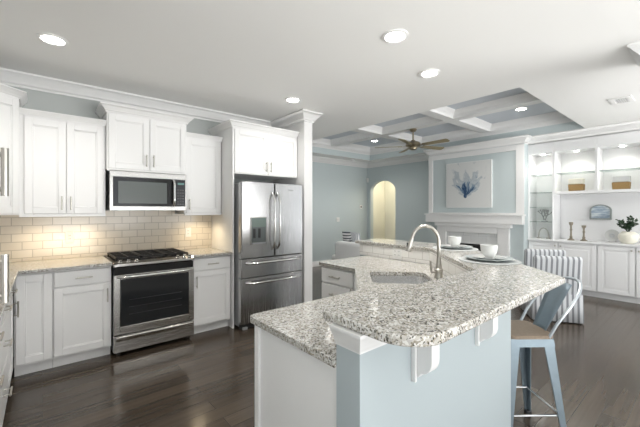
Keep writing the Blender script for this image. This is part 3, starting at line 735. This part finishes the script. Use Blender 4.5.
# hoop back: starts at the two rear-side corners of the seat and leans outwards (back is at -y)
hp = []
for i in range(21):
    u = i/20; th = PI*u
    hp.append((-math.copysign(abs(math.cos(th))**.8, math.cos(th))*(.140+.045*math.sin(th)), -.10-.255*math.sin(th)**.9, .68+.345*math.sin(th)**.72))
MB().tube(hp, .009, 10).build('back_hoop', mat('hoop_steel', (.42,.46,.49), .3, .8, bump=.02), t)
sp_ = MB(); rw = []
for k in range(9):
    v = k/8; z = .675+.33*v; y = -.125-.150*v; wd = .058+.035*v
    rw.append([sp_.bm.verts.new((wd*q, y-.012*(1-q*q), z)) for q in (-1, -.5, 0, .5, 1)])
for A_, B_ in zip(rw, rw[1:]):
    for k in range(4): sp_.bm.faces.new((A_[k], A_[k+1], B_[k+1], B_[k]))
ob = sp_.build('back_splat', 'stool', t); so = ob.modifiers.new('s', 'SOLIDIFY'); so.thickness = .004

# ------------------------------------------------------------------ slipcovered chairs
def slip_chair(label, x, y, rot):
    t = thing('slipcovered_chair', label, 'chair', (x, y, 0), rot, 'striped slipcovered chairs')
    w2 = .27
    MB().box(-w2, w2, -.22, .27, .33, .47).build('seat', 'stripe', t, bevel=.03, uv='axis', seg=3)
    # skirt with soft folds
    sk_ = MB(); top, bot = [], []; per = []
    N_ = 12
    for i in range(N_): per.append((-w2+.54*i/N_, -.27))
    for i in range(N_): per.append((w2, -.27+.54*i/N_))
    for i in range(N_): per.append((w2-.54*i/N_, .27))
    for i in range(N_): per.append((-w2, .27-.54*i/N_))
    for i, (a_, b_) in enumerate(per):
        k = 1+.03+.02*(i % 2); top.append(sk_.bm.verts.new((a_, b_, .36))); bot.append(sk_.bm.verts.new((a_*k, b_*k, .015)))
    for i in range(len(per)): j = (i+1) % len(per); sk_.bm.faces.new((top[i], top[j], bot[j], bot[i]))
    o = sk_.build('skirt', 'stripe', t, uv='axis', ang=60); so = o.modifiers.new('s', 'SOLIDIFY'); so.thickness = .006
    bk = MB(); p = []
    for (yy, zz) in ((-.26, .34), (-.275, .60), (-.30, .79), (-.285, .825), (-.24, .835), (-.205, .81), (-.18, .60), (-.17, .44), (-.17, .34)): p.append((yy, zz))
    bk.prism(p, -w2+.01, w2-.01, 'x'); bk.build('backrest', 'stripe', t, bevel=.04, uv='axis', seg=3)
    for sx in (-1, 1):
        for sy in (-1, 1): MB().box(sx*.24-.02, sx*.24+.02, sy*.235-.02, sy*.235+.02, 0, .35).build('leg', 'dark', t)
    return t
slip_chair('nearer striped slipcovered chair seen from behind, beyond the bar stool', 5.20, 1.42, math.radians(-57))
slip_chair('farther striped slipcovered chair near the built-in cabinets', 5.92, 1.76, math.radians(-57))

# ------------------------------------------------------------------ sofa
t = thing('sofa', 'white slipcovered sofa seen from behind, beyond the island', 'sofa', (4.40, 3.30, 0))
MB().box(-.43, .43, -1.05, 1.05, .06, .42).build('base', 'sofa', t, bevel=.02)
MB().box(-.44, -.22, -1.04, 1.04, .35, .86).build('backrest', 'sofa', t, bevel=.05, seg=3)
for s in (-1, 1): MB().box(-.43, .43, s*1.05-.09, s*1.05+.09, .06, .62).build('arm', 'sofa', t, bevel=.05, seg=3)
for s in (-.48, .48): MB().box(-.20, .42, s-.46, s+.46, .421, .56).build('seat_cushion', 'sofa', t, bevel=.04, seg=3)
for x in (-.38, .38):
    for y in (-.98, .98): MB().box(x-.025, x+.025, y-.025, y+.025, 0, .06).build('foot', 'dark', t)
for i, (yy, lb) in enumerate(((4.31, 'striped cushion leaning on the sofa back, left one of the pair'), (4.085, 'patterned cushion leaning on the sofa back, beside the island end'))):
    b = MB(); g = bmesh.ops.create_grid(b.bm, x_segments=8, y_segments=8, size=.20)['verts']
    for v in g: v.co.z = .0
    tp = {}
    b.bm.free(); b = MB()
    for sgn in (-1, 1):
        gr = bmesh.ops.create_grid(b.bm, x_segments=10, y_segments=10, size=.20)['verts']
        for v in gr:
            q = max(0, (1-(v.co.x/.2)**2)*(1-(v.co.y/.2)**2)); v.co.z = sgn*.065*q**.5
    bmesh.ops.remove_doubles(b.bm, verts=b.bm.verts, dist=.001)
    for v in b.bm.verts: v.co = Vector((v.co.z*.8, v.co.y*.53, v.co.x))
    o = b.build('throw_pillow', 'stripe2' if i == 0 else 'stripe3', uv='axis', ang=80); o.location = (4.275, yy, .822); o.rotation_euler = (0, math.radians(-12), 0)
    tag(o, lb, 'cushion', 'cushions on the sofa')

# ------------------------------------------------------------------ fireplace breast
FX, FA, FB = 6.60, 2.20, 4.08
struct(MB().box(FX, XF-.001, FA, FB, 0, ZC-.002).build('wall_chimney_breast', 'wall'))
t = thing('fireplace', 'white fireplace surround and mantel with pale tile and black firebox', 'fireplace', (FX, 3.14, 0), -PI/2)   # local x -> -y, front -y -> -x
HW = (FB-FA)/2
cs = MB(); cs.box(-HW-.012, -HW+.09, -.022, -.001, 1.335, 2.60); cs.box(HW-.12, HW+.012, -.022, -.001, 1.335, 2.60); cs.box(-HW+.09, HW-.12, -.020, -.001, 1.335, 1.36)
cs.box(-HW+.09, HW-.12, -.020, -.001, 2.50, 2.60)
cs.build('casing', 'trim', t, bevel=.003)
MB().box(-HW-.02, HW+.02, -.13, -.001, 1.155, 1.31).box(-HW-.04, HW+.04, -.15, -.001, 1.31, 1.335).build('mantel', 'trim', t, bevel=.004)
sr = MB(); sr.box(-.72, -.52, -.07, -.001, 0, 1.08); sr.box(.52, .72, -.07, -.001, 0, 1.08); sr.box(-.52, .52, -.068, -.001, .965, 1.08); sr.box(-.76, .76, -.10, -.001, 1.08, 1.155)
sr.build('surround', 'trim', t, bevel=.004)
tl = MB(); tl.box(-.52, -.36, -.03, -.001, 0, .965); tl.box(.36, .52, -.03, -.001, 0, .965); tl.box(-.36, .36, -.03, -.001, .74, .965)
tl.build('tile_surround', 'marble', t, uv=True)
MB().box(-.36, .36, -.025, -.001, .02, .74).build('firebox', 'black', t)
fr = MB(); fr.box(-.36, -.33, -.034, -.025, .02, .74); fr.box(.33, .36, -.034, -.025, .02, .74); fr.box(-.33, .33, -.034, -.025, .70, .74); fr.box(-.33, .33, -.034, -.025, .02, .06)
fr.build('firebox_frame', 'iron', t)
MB().box(-.8, .8, -.40, -.10, 0.001, .03).build('hearth', 'marble', t, uv=True, bevel=.003)
# painting
def painting_mat():
    m = bpy.data.materials.new('abstract_blue_painting'); m.use_nodes = True; N = m.node_tree.nodes; L = m.node_tree.links; b = N['Principled BSDF']
    tc = N.new('ShaderNodeTexCoord').outputs['Object']
    # local plane: x horizontal, z vertical; bloom rises from (−.02,−.22)
    mp = N.new('ShaderNodeMapping'); L.new(tc, mp.inputs[0]); mp.inputs['Location'].default_value = (.03, 0, .20)
    n = N.new('ShaderNodeTexNoise'); n.inputs['Scale'].default_value = 5; n.inputs['Detail'].default_value = 5; L.new(mp.outputs[0], n.inputs['Vector'])
    ad = N.new('ShaderNodeVectorMath'); ad.operation = 'MULTIPLY_ADD'; L.new(n.outputs['Color'], ad.inputs[0]); ad.inputs[1].default_value = (.22, 0, .22); ad.inputs[2].default_value = (-.11, 0, -.11)
    a2 = N.new('ShaderNodeVectorMath'); a2.operation = 'ADD'; L.new(mp.outputs[0], a2.inputs[0]); L.new(ad.outputs[0], a2.inputs[1])
    sp = N.new('ShaderNodeSeparateXYZ'); L.new(a2.outputs[0], sp.inputs[0])
    def ma(op, a, b_=None):
        k = N.new('ShaderNodeMath'); k.operation = op
        for i, v in enumerate((a, b_)):
            if v is None: continue
            if isinstance(v, (int, float)): k.inputs[i].default_value = v
            else: L.new(v, k.inputs[i])
        return k.outputs[0]
    x, z = sp.outputs[0], sp.outputs[2]
    ang_ = ma('ARCTAN2', x, ma('ADD', z, .06))      # 0 = up
    rad = ma('SQRT', ma('ADD', ma('MULTIPLY', x, x), ma('MULTIPLY', z, z)))
    cx_ = N.new('ShaderNodeCombineXYZ'); L.new(ma('MULTIPLY', ang_, 3.4), cx_.inputs[0]); L.new(ma('MULTIPLY', rad, 2.2), cx_.inputs[1])
    n2 = N.new('ShaderNodeTexNoise'); n2.inputs['Scale'].default_value = 1.6; n2.inputs['Detail'].default_value = 5; L.new(cx_.outputs[0], n2.inputs['Vector'])
    fall = N.new('ShaderNodeMapRange'); L.new(rad, fall.inputs[0]); fall.inputs[1].default_value = .05; fall.inputs[2].default_value = .52; fall.inputs[3].default_value = .36; fall.inputs[4].default_value = -.10
    up = N.new('ShaderNodeMapRange'); L.new(ma('ABSOLUTE', ang_), up.inputs[0]); up.inputs[1].default_value = .7; up.inputs[2].default_value = 1.3; up.inputs[3].default_value = 0; up.inputs[4].default_value = -.5
    v = ma('ADD', ma('ADD', n2.outputs['Fac'], fall.outputs[0]), up.outputs[0])
    col = ramp(N, L, v, [(.46, (.66,.67,.66)), (.56, (.40,.45,.49)), (.64, (.52,.56,.58)), (.74, (.15,.23,.33)), (.84, (.02,.06,.14))])
    L.new(col, b.inputs['Base Color']); b.inputs['Roughness'].default_value = .7
    return m
t = thing('painting', 'square abstract blue and white canvas above the mantel', 'painting', (FX-.001, 3.20, 1.925), -PI/2)
MB().box(-.45, .45, -.032, 0, -.45, .45).build('canvas', painting_mat(), t)
fr = MB(); fr.box(-.462, -.45, -.036, 0, -.462, .462); fr.box(.45, .462, -.036, 0, -.462, .462); fr.box(-.45, .45, -.036, 0, -.462, -.45); fr.box(-.45, .45, -.036, 0, .45, .462)
fr.build('frame', 'linen', t)

# ------------------------------------------------------------------ built-ins (local frame rot -90: local x = -(y), front at x=6.8)
def BL(y, z=0): return (6.80, y, z)
seg_ = [(2.195, 1.735, 'left end base cabinet of the built-in wall, beside the fireplace', [('r', 0)]),
        (1.735, 1.215, 'built-in base cabinet under the pair of candlesticks', [('l', 0)]),
        (1.215, .765, 'built-in base cabinet under the plant', [('r', 0)]),
        (.765, .25, 'built-in base cabinet cut by the right edge of the picture', [('l', 0)])]
for ya, yb, lb, s in seg_:
    w_ = ya-yb
    base_cab('white raised panel '+lb, BL(ya), -PI/2, w_, [('door', .010, w_-.010, .11, .845, s[0][0])], depth=.39, ztop=.87, group='built-in base cabinets', m='shelfw', raised=True, knobs=True)
tag(MB().box(6.775, XF+.049, .25, 2.198, .871, .897).build('built_in_counter', 'shelfw', bevel=.003), 'long white counter on the built-in cabinets', 'countertop')
# shelving tower at left
t = thing('shelving_tower', 'narrow white shelf tower with glass shelves beside the fireplace', 'shelf', BL(2.198), -PI/2)
b = MB(); D = .39; wt = .395
b.box(0, .022, 0, D, .898, 2.60); b.box(wt-.022, wt, 0, D, .898, 2.60); b.box(.022, wt-.022, D-.012, D, .898, 2.60); b.box(.022, wt-.022, 0, D-.012, 2.42, 2.60)
b.build('carcass', 'shelfw', t, bevel=.002)
for z in (1.205, 1.465, 1.73, 2.05): MB().box(.023, wt-.023, .03, D-.014, z-.008, z).build('glass_shelf', 'glass', t)
MB().lathe([(.03, 0), (.03, -.010), (0, -.011)], (wt/2, .15, 2.419), 18).build('puck_light', 'lamp', t)
# upper bays
for i, (ya, yb) in enumerate(((1.802, 1.222), (1.221, .64), (.639, .25))):
    w_ = ya-yb
    t = thing('display_shelf', ['white open display shelf above the candlesticks, holding a basket', 'white open display shelf above the plant, holding a basket', 'white open display shelf outside the right edge'][i], 'shelf', BL(ya), -PI/2, 'upper display shelves')
    b = MB(); b.box(0, .018, 0, D, 1.69, 2.60); b.box(w_-.018, w_, 0, D, 1.69, 2.60); b.box(.018, w_-.018, D-.012, D, 1.69, 2.60); b.box(.018, w_-.018, 0, D-.012, 2.42, 2.60); b.box(.018, w_-.018, 0, D-.012, 1.69, 1.735)
    b.build('carcass', 'shelfw', t, bevel=.002)
    MB().box(.019, w_-.019, .03, D-.014, 2.042, 2.05).build('glass_shelf', 'glass', t)
    MB().lathe([(.03, 0), (.03, -.010), (0, -.011)], (w_/2, .15, 2.419), 18).build('puck_light', 'lamp', t)
for y in (2.0, 1.51, .93, .45):
    light('SPOT', 'shelf_puck_glow', (6.95, y, 2.395), 4.5, (1, .95, .88), spot_size=2.5, spot_blend=.8, shadow_soft_size=.03)
# baskets
for i, (y, lb) in enumerate(((1.515, 'small two tone basket on the display shelf above the candlesticks'), (.945, 'small two tone basket on the display shelf above the plant'))):
    t = thing('basket', lb, 'basket', (6.97, y, 1.7355), -PI/2, 'baskets on the display shelves'); t.scale = (.80, .80, 1.12)
    b = MB(); b.prism([(-.125, .0), (.125, 0), (.135, .105), (-.135, .105)], -.08, .08, 'y'); b.build('woven_base', 'basket', t, bevel=.012)
    b = MB(); b.prism([(-.128, .106), (.128, .106), (.130, .19), (-.130, .19)], -.075, .075, 'y'); b.build('lid', 'cream' if i == 0 else 'ceramic', t, bevel=.012)
# coral on the tower shelf
b = MB()
def branch(p, d, r, dep):
    e = p+d*(.055*(.85**(3-dep))); b.tube([p, (p+e)/2+Vector((random.uniform(-.004,.004),)*3), e], [r, r*.85, r*.7], 6)
    if dep > 0:
        for _ in range(3): branch(e, (d+Vector((random.uniform(-.3,.3), random.uniform(-.8,.8), random.uniform(-.1,.5)))).normalized(), r*.72, dep-1)
b.lathe([(.045, 0), (.045, .012), (.015, .02)], seg=14)
branch(Vector((0,0,.015)), Vector((0,.2,1)), .012, 3); branch(Vector((0,0,.015)), Vector((0,-.5,1)).normalized(), .012, 3)
o = b.build('coral_ornament', 'coral'); o.scale = (1.1, 1.2, 1.2); o.location = (6.96, 1.985, 1.2055); tag(o, 'grey branching coral ornament on a glass shelf beside the fireplace', 'ornament')
# wishbone arch ornament
b = MB(); p = [(0, -.075*math.cos(PI*i/16), .02+.17*math.sin(PI*i/16)**.7) for i in range(17)]
b.tube(p, .010, 10); b.box(-.03, .03, -.10, -.05, 0, .02); b.box(-.03, .03, .05, .10, 0, .02)
o = b.build('arch_ornament', mat('pale_metal', (.45,.44,.41), .35, .7, bump=.05)); o.location = (6.97, 2.0, .8975); tag(o, 'slim metal arch ornament on the counter below the coral', 'ornament')
# candlesticks
for y, hh, lb in ((1.585, .31, 'taller turned candlestick on the built-in counter, left of the pair'), (1.41, .26, 'shorter turned candlestick on the built-in counter, right of the pair')):
    k = hh/.31
    o = MB().lathe([(0,0),(.050,0),(.050,.010),(.030,.022),(.018,.04),(.022,.06),(.014,.075),(.012,.16*k),(.020,.18*k),(.013,.20*k),(.014,.25*k),(.026,.27*k),(.030,.285*k),(.030,.31*k),(.020,.31*k),(.018,.29*k),(0,.29*k)], seg=22).build('candlestick', 'candle')
    o.location = (6.94, y, .8975); tag(o, lb, 'candlestick', 'candlesticks on the built-in counter')
# arched sign
def sea_mat():
    m = bpy.data.materials.new('seascape_print'); m.use_nodes = True; N = m.node_tree.nodes; L = m.node_tree.links; b = N['Principled BSDF']
    mp = N.new('ShaderNodeMapping'); L.new(N.new('ShaderNodeTexCoord').outputs['Object'], mp.inputs[0]); mp.inputs['Scale'].default_value = (5, 1, 26)
    n = N.new('ShaderNodeTexNoise'); n.inputs['Scale'].default_value = 1; n.inputs['Detail'].default_value = 4; L.new(mp.outputs[0], n.inputs['Vector'])
    L.new(ramp(N, L, n.outputs['Fac'], [(.35, (.22,.30,.40)), (.5, (.38,.46,.54)), (.62, (.62,.68,.70))]), b.inputs['Base Color']); b.inputs['Roughness'].default_value = .6
    return m
t = thing('arched_picture', 'small arched blue seascape picture hung above the built-in counter', 'picture', (XF+.048, 1.235, 1.37), -PI/2); t.scale = (.74, 1, .80)
def archp(w2, h0, h1, n=14): return [(-w2, h0), (w2, h0)]+[(w2*math.cos(PI*i/n), h1+w2*.62*math.sin(PI*i/n)) for i in range(n+1)]
MB().prism(archp(.165, -.115, .05), -.014, -.001, 'y').build('print', sea_mat(), t)
of, inn = archp(.195, -.145, .05), archp(.163, -.113, .05); b = MB(); A_ = [b.bm.verts.new((x, -.026, z)) for x, z in of]; B_ = [b.bm.verts.new((x, -.026, z)) for x, z in inn]
A2 = [b.bm.verts.new((x, -.001, z)) for x, z in of]; B2 = [b.bm.verts.new((x, -.001, z)) for x, z in inn]
n = len(of)
for i in range(n):
    j = (i+1) % n; b.bm.faces.new((A_[i], A_[j], B_[j], B_[i])); b.bm.faces.new((A_[i], A_[j], A2[j], A2[i])); b.bm.faces.new((B_[i], B_[j], B2[j], B2[i])); b.bm.faces.new((A2[i], A2[j], B2[j], B2[i]))
b.build('frame', 'signframe', t)
# plate on stand with flower relief
t = thing('decorative_plate', 'pale round plate with raised flower standing behind the plant pot', 'plate', (7.08, 1.07, .8975), -PI/2); t.scale = (.78, .78, .78)
k = Matrix.Translation((0, 0, .135)) @ Matrix.Rotation(math.radians(80), 4, 'X')
MB().lathe([(0, 0), (.07, 0), (.12, .014), (.122, .018), (.07, .006), (0, .006)], seg=36, M4=k).build('dish', 'ceramic', t)
b = MB()
for i in range(9):
    a = 2*PI*i/9; c_ = k @ Vector((.032*math.cos(a), .032*math.sin(a), .008)); b.ball(c_, .018, (1, .5, 1), 1)
b.build('flower', mat('flower_grey', (.50,.52,.54), .5, bump=.1), t)
MB().tube([(-.05, -.05, .004), (-.05, .03, .004), (-.04, .05, .10)], .004, 6).tube([(.05, -.05, .004), (.05, .03, .004), (.04, .05, .10)], .004, 6).build('stand', 'nickel', t)
# plant
t = thing('potted_plant', 'leafy green plant in a round cream pot on the built-in counter', 'plant', (6.93, .86, .8975), 0); t.scale = (1.08, 1.08, 1.12)
MB().lathe([(0,0),(.06,0),(.095,.03),(.115,.08),(.105,.13),(.075,.155),(.070,.165),(.062,.160),(.066,.14),(0,.135)], seg=30).build('pot', 'cream', t)
MB().lathe([(0,.150),(.06,.149)], seg=16).build('soil', 'soil', t)
st, lf = MB(), MB(); random.seed(4)
for i in range(15):
    a = random.uniform(0, 2*PI); r = random.uniform(.05, .17); hh = random.uniform(.16, .30)
    p0 = Vector((0,0,.14)); p2 = Vector((r*math.cos(a)*.8, r*math.sin(a)*1.25, .14+hh*(1-.5*r/.17))); p1 = (p0+p2)/2+Vector((0,0,.04))
    st.tube([p0, p1, p2], .003, 5)
    for q in range(11):
        u = .3+.7*q/10; c_ = p0*(1-u)**2+p1*2*u*(1-u)+p2*u*u
        d_ = Vector((random.uniform(-1,1), random.uniform(-1,1), random.uniform(-.2,.9))).normalized(); sd = d_.cross(Vector((random.uniform(-1,1), random.uniform(-1,1), 1))).normalized()
        L_ = random.uniform(.035, .055); wv = L_*.36
        vs = [lf.bm.verts.new(c_), lf.bm.verts.new(c_+d_*L_*.45+sd*wv), lf.bm.verts.new(c_+d_*L_), lf.bm.verts.new(c_+d_*L_*.45-sd*wv)]
        mid = lf.bm.verts.new(c_+d_*L_*.5-d_.cross(sd)*.006)
        for x_ in range(4): lf.bm.faces.new((vs[x_], vs[(x_+1) % 4], mid))
st.build('stems', 'leaf', t); lf.build('foliage', 'leaf', t, ang=80)

# ------------------------------------------------------------------ ceiling things
def can(label, x, y, z, pw):
    t = thing('recessed_light', label, 'light', (x, y, z), 0, 'recessed ceiling lights')
    MB().lathe([(.070, -.001), (.098, -.001), (.098, -.008), (.078, -.012), (.070, -.004)], seg=32).build('trim_ring', 'ring', t)
    MB().lathe([(0, -.003), (.0695, -.003), (.066, -.006), (0, -.0065)], seg=28).build('lens', 'lamp', t)
    light('SPOT', 'recessed_glow', (x, y, z-.03), pw, (1, .96, .91), spot_size=2.2, spot_blend=1, shadow_soft_size=.07)
KP = 32
can('recessed ceiling light above the left cabinets', .06, 3.29, ZC, KP*.7)
can('recessed ceiling light above the island near the camera', 2.05, 1.56, ZC, KP)
can('recessed ceiling light just beyond the brightest one, over the sink', 2.86, 1.77, ZC, KP)
can('recessed ceiling light in front of the refrigerator', 2.30, 3.25, ZC, KP*.4)
can('recessed ceiling light behind the camera over the left run', .10, -.4, ZC, 12)
can('recessed light in the near right coffer panel', 5.95, 2.02, 3.06, KP)
can('recessed light in the far left coffer panel', 6.05, 5.20, 3.06, KP)
can('recessed light in the near left coffer panel, hidden by the tray edge', 4.62, 2.02, 3.06, KP)
can('recessed light in the far coffer panel behind the tray edge', 4.62, 5.20, 3.06, KP)
# vent
t = thing('ceiling_vent', 'white rectangular ceiling vent near the built-in wall', 'vent', (5.33, .72, ZC), 0)
b = MB(); b.box(-.15, -.11, -.10, .10, -.012, -.001); b.box(.11, .15, -.10, .10, -.012, -.001); b.box(-.11, .11, -.10, -.06, -.012, -.001); b.box(-.11, .11, .06, .10, -.012, -.001); b.build('frame', 'ring', t, bevel=.002)
MB().box(-.11, .11, -.06, .06, -.004, -.001).build('backing', 'grey', t)
b = MB()
for i in range(6): y = -.05+.02*i; b.box(-.11, .11, y-.0025, y+.0025, -.011, -.004)
b.build('slats', 'ring', t)
t = thing('smoke_detector', 'small round white smoke detector on the far ceiling', 'smoke detector', (6.30, 6.17, ZC), 0)
MB().lathe([(0, -.001), (.065, -.001), (.065, -.02), (.05, -.034), (0, -.036)], seg=24).build('housing', 'ring', t)
MB().lathe([(.03, -.0355), (.03, -.038), (0, -.038)], seg=16).build('vent_cap', 'plate', t)
tag(MB().box(XF-.055, XF-.002, YF-.055, YF-.002, 2.20, 2.32).build('motion_sensor', 'plate', bevel=.008), 'small white motion sensor in the far corner left of the arch', 'sensor')
t = thing('thermostat', 'small dark-faced thermostat on the far wall beside the arch', 'thermostat', (6.87, YF-.001, 1.50), 0)
MB().box(-.05, .05, -.012, 0, -.05, .05).build('backplate', 'plate', t, bevel=.004)
MB().box(-.022, .022, -.016, -.012, -.022, .022).build('dial', 'dark', t, bevel=.004)
# ceiling fan
t = thing('ceiling_fan', 'antique brass ceiling fan with five wooden blades under the coffers', 'fan', (5.33, 3.64, 0), 0)
MB().lathe([(0, bz0), (.065, bz0-.001), (.068, bz0-.02), (.045, bz0-.05), (.018, bz0-.058), (0, bz0-.058)], seg=28).build('canopy', 'brass', t)
MB().tube([(0,0,bz0-.05), (0,0,2.70)], .013, 12).build('downrod', 'brass', t)
MB().lathe([(0, 2.73), (.035, 2.725), (.045, 2.70), (.10, 2.69), (.135, 2.665), (.14, 2.63), (.115, 2.605), (.085, 2.595), (.075, 2.575), (.070, 2.555), (.04, 2.54), (0, 2.537)], seg=36).build('motor', 'brass', t)
for i in range(5):
    a = math.radians(-50-40+72*i)
    bl = MB().prism(fillet([(.20, -.050), (.68, -.068), (.71, -.04), (.71, .04), (.68, .068), (.20, .050)], {0: .02, 1: .02, 4: .02, 5: .02}), -.003, .004)
    bl = bl.build('blade', 'blade', t, bevel=.001, seg=1)
    R4 = Matrix.Translation((0, 0, 2.615)) @ Matrix.Rotation(a, 4, 'Z') @ Matrix.Rotation(math.radians(-13), 4, 'X'); bl.matrix_local = R4
    br = MB().box(.10, .23, -.018, .018, -.010, -.0035).box(.20, .28, -.04, .04, -.010, -.0035).build('bracket', 'brass', bl, bevel=.002)
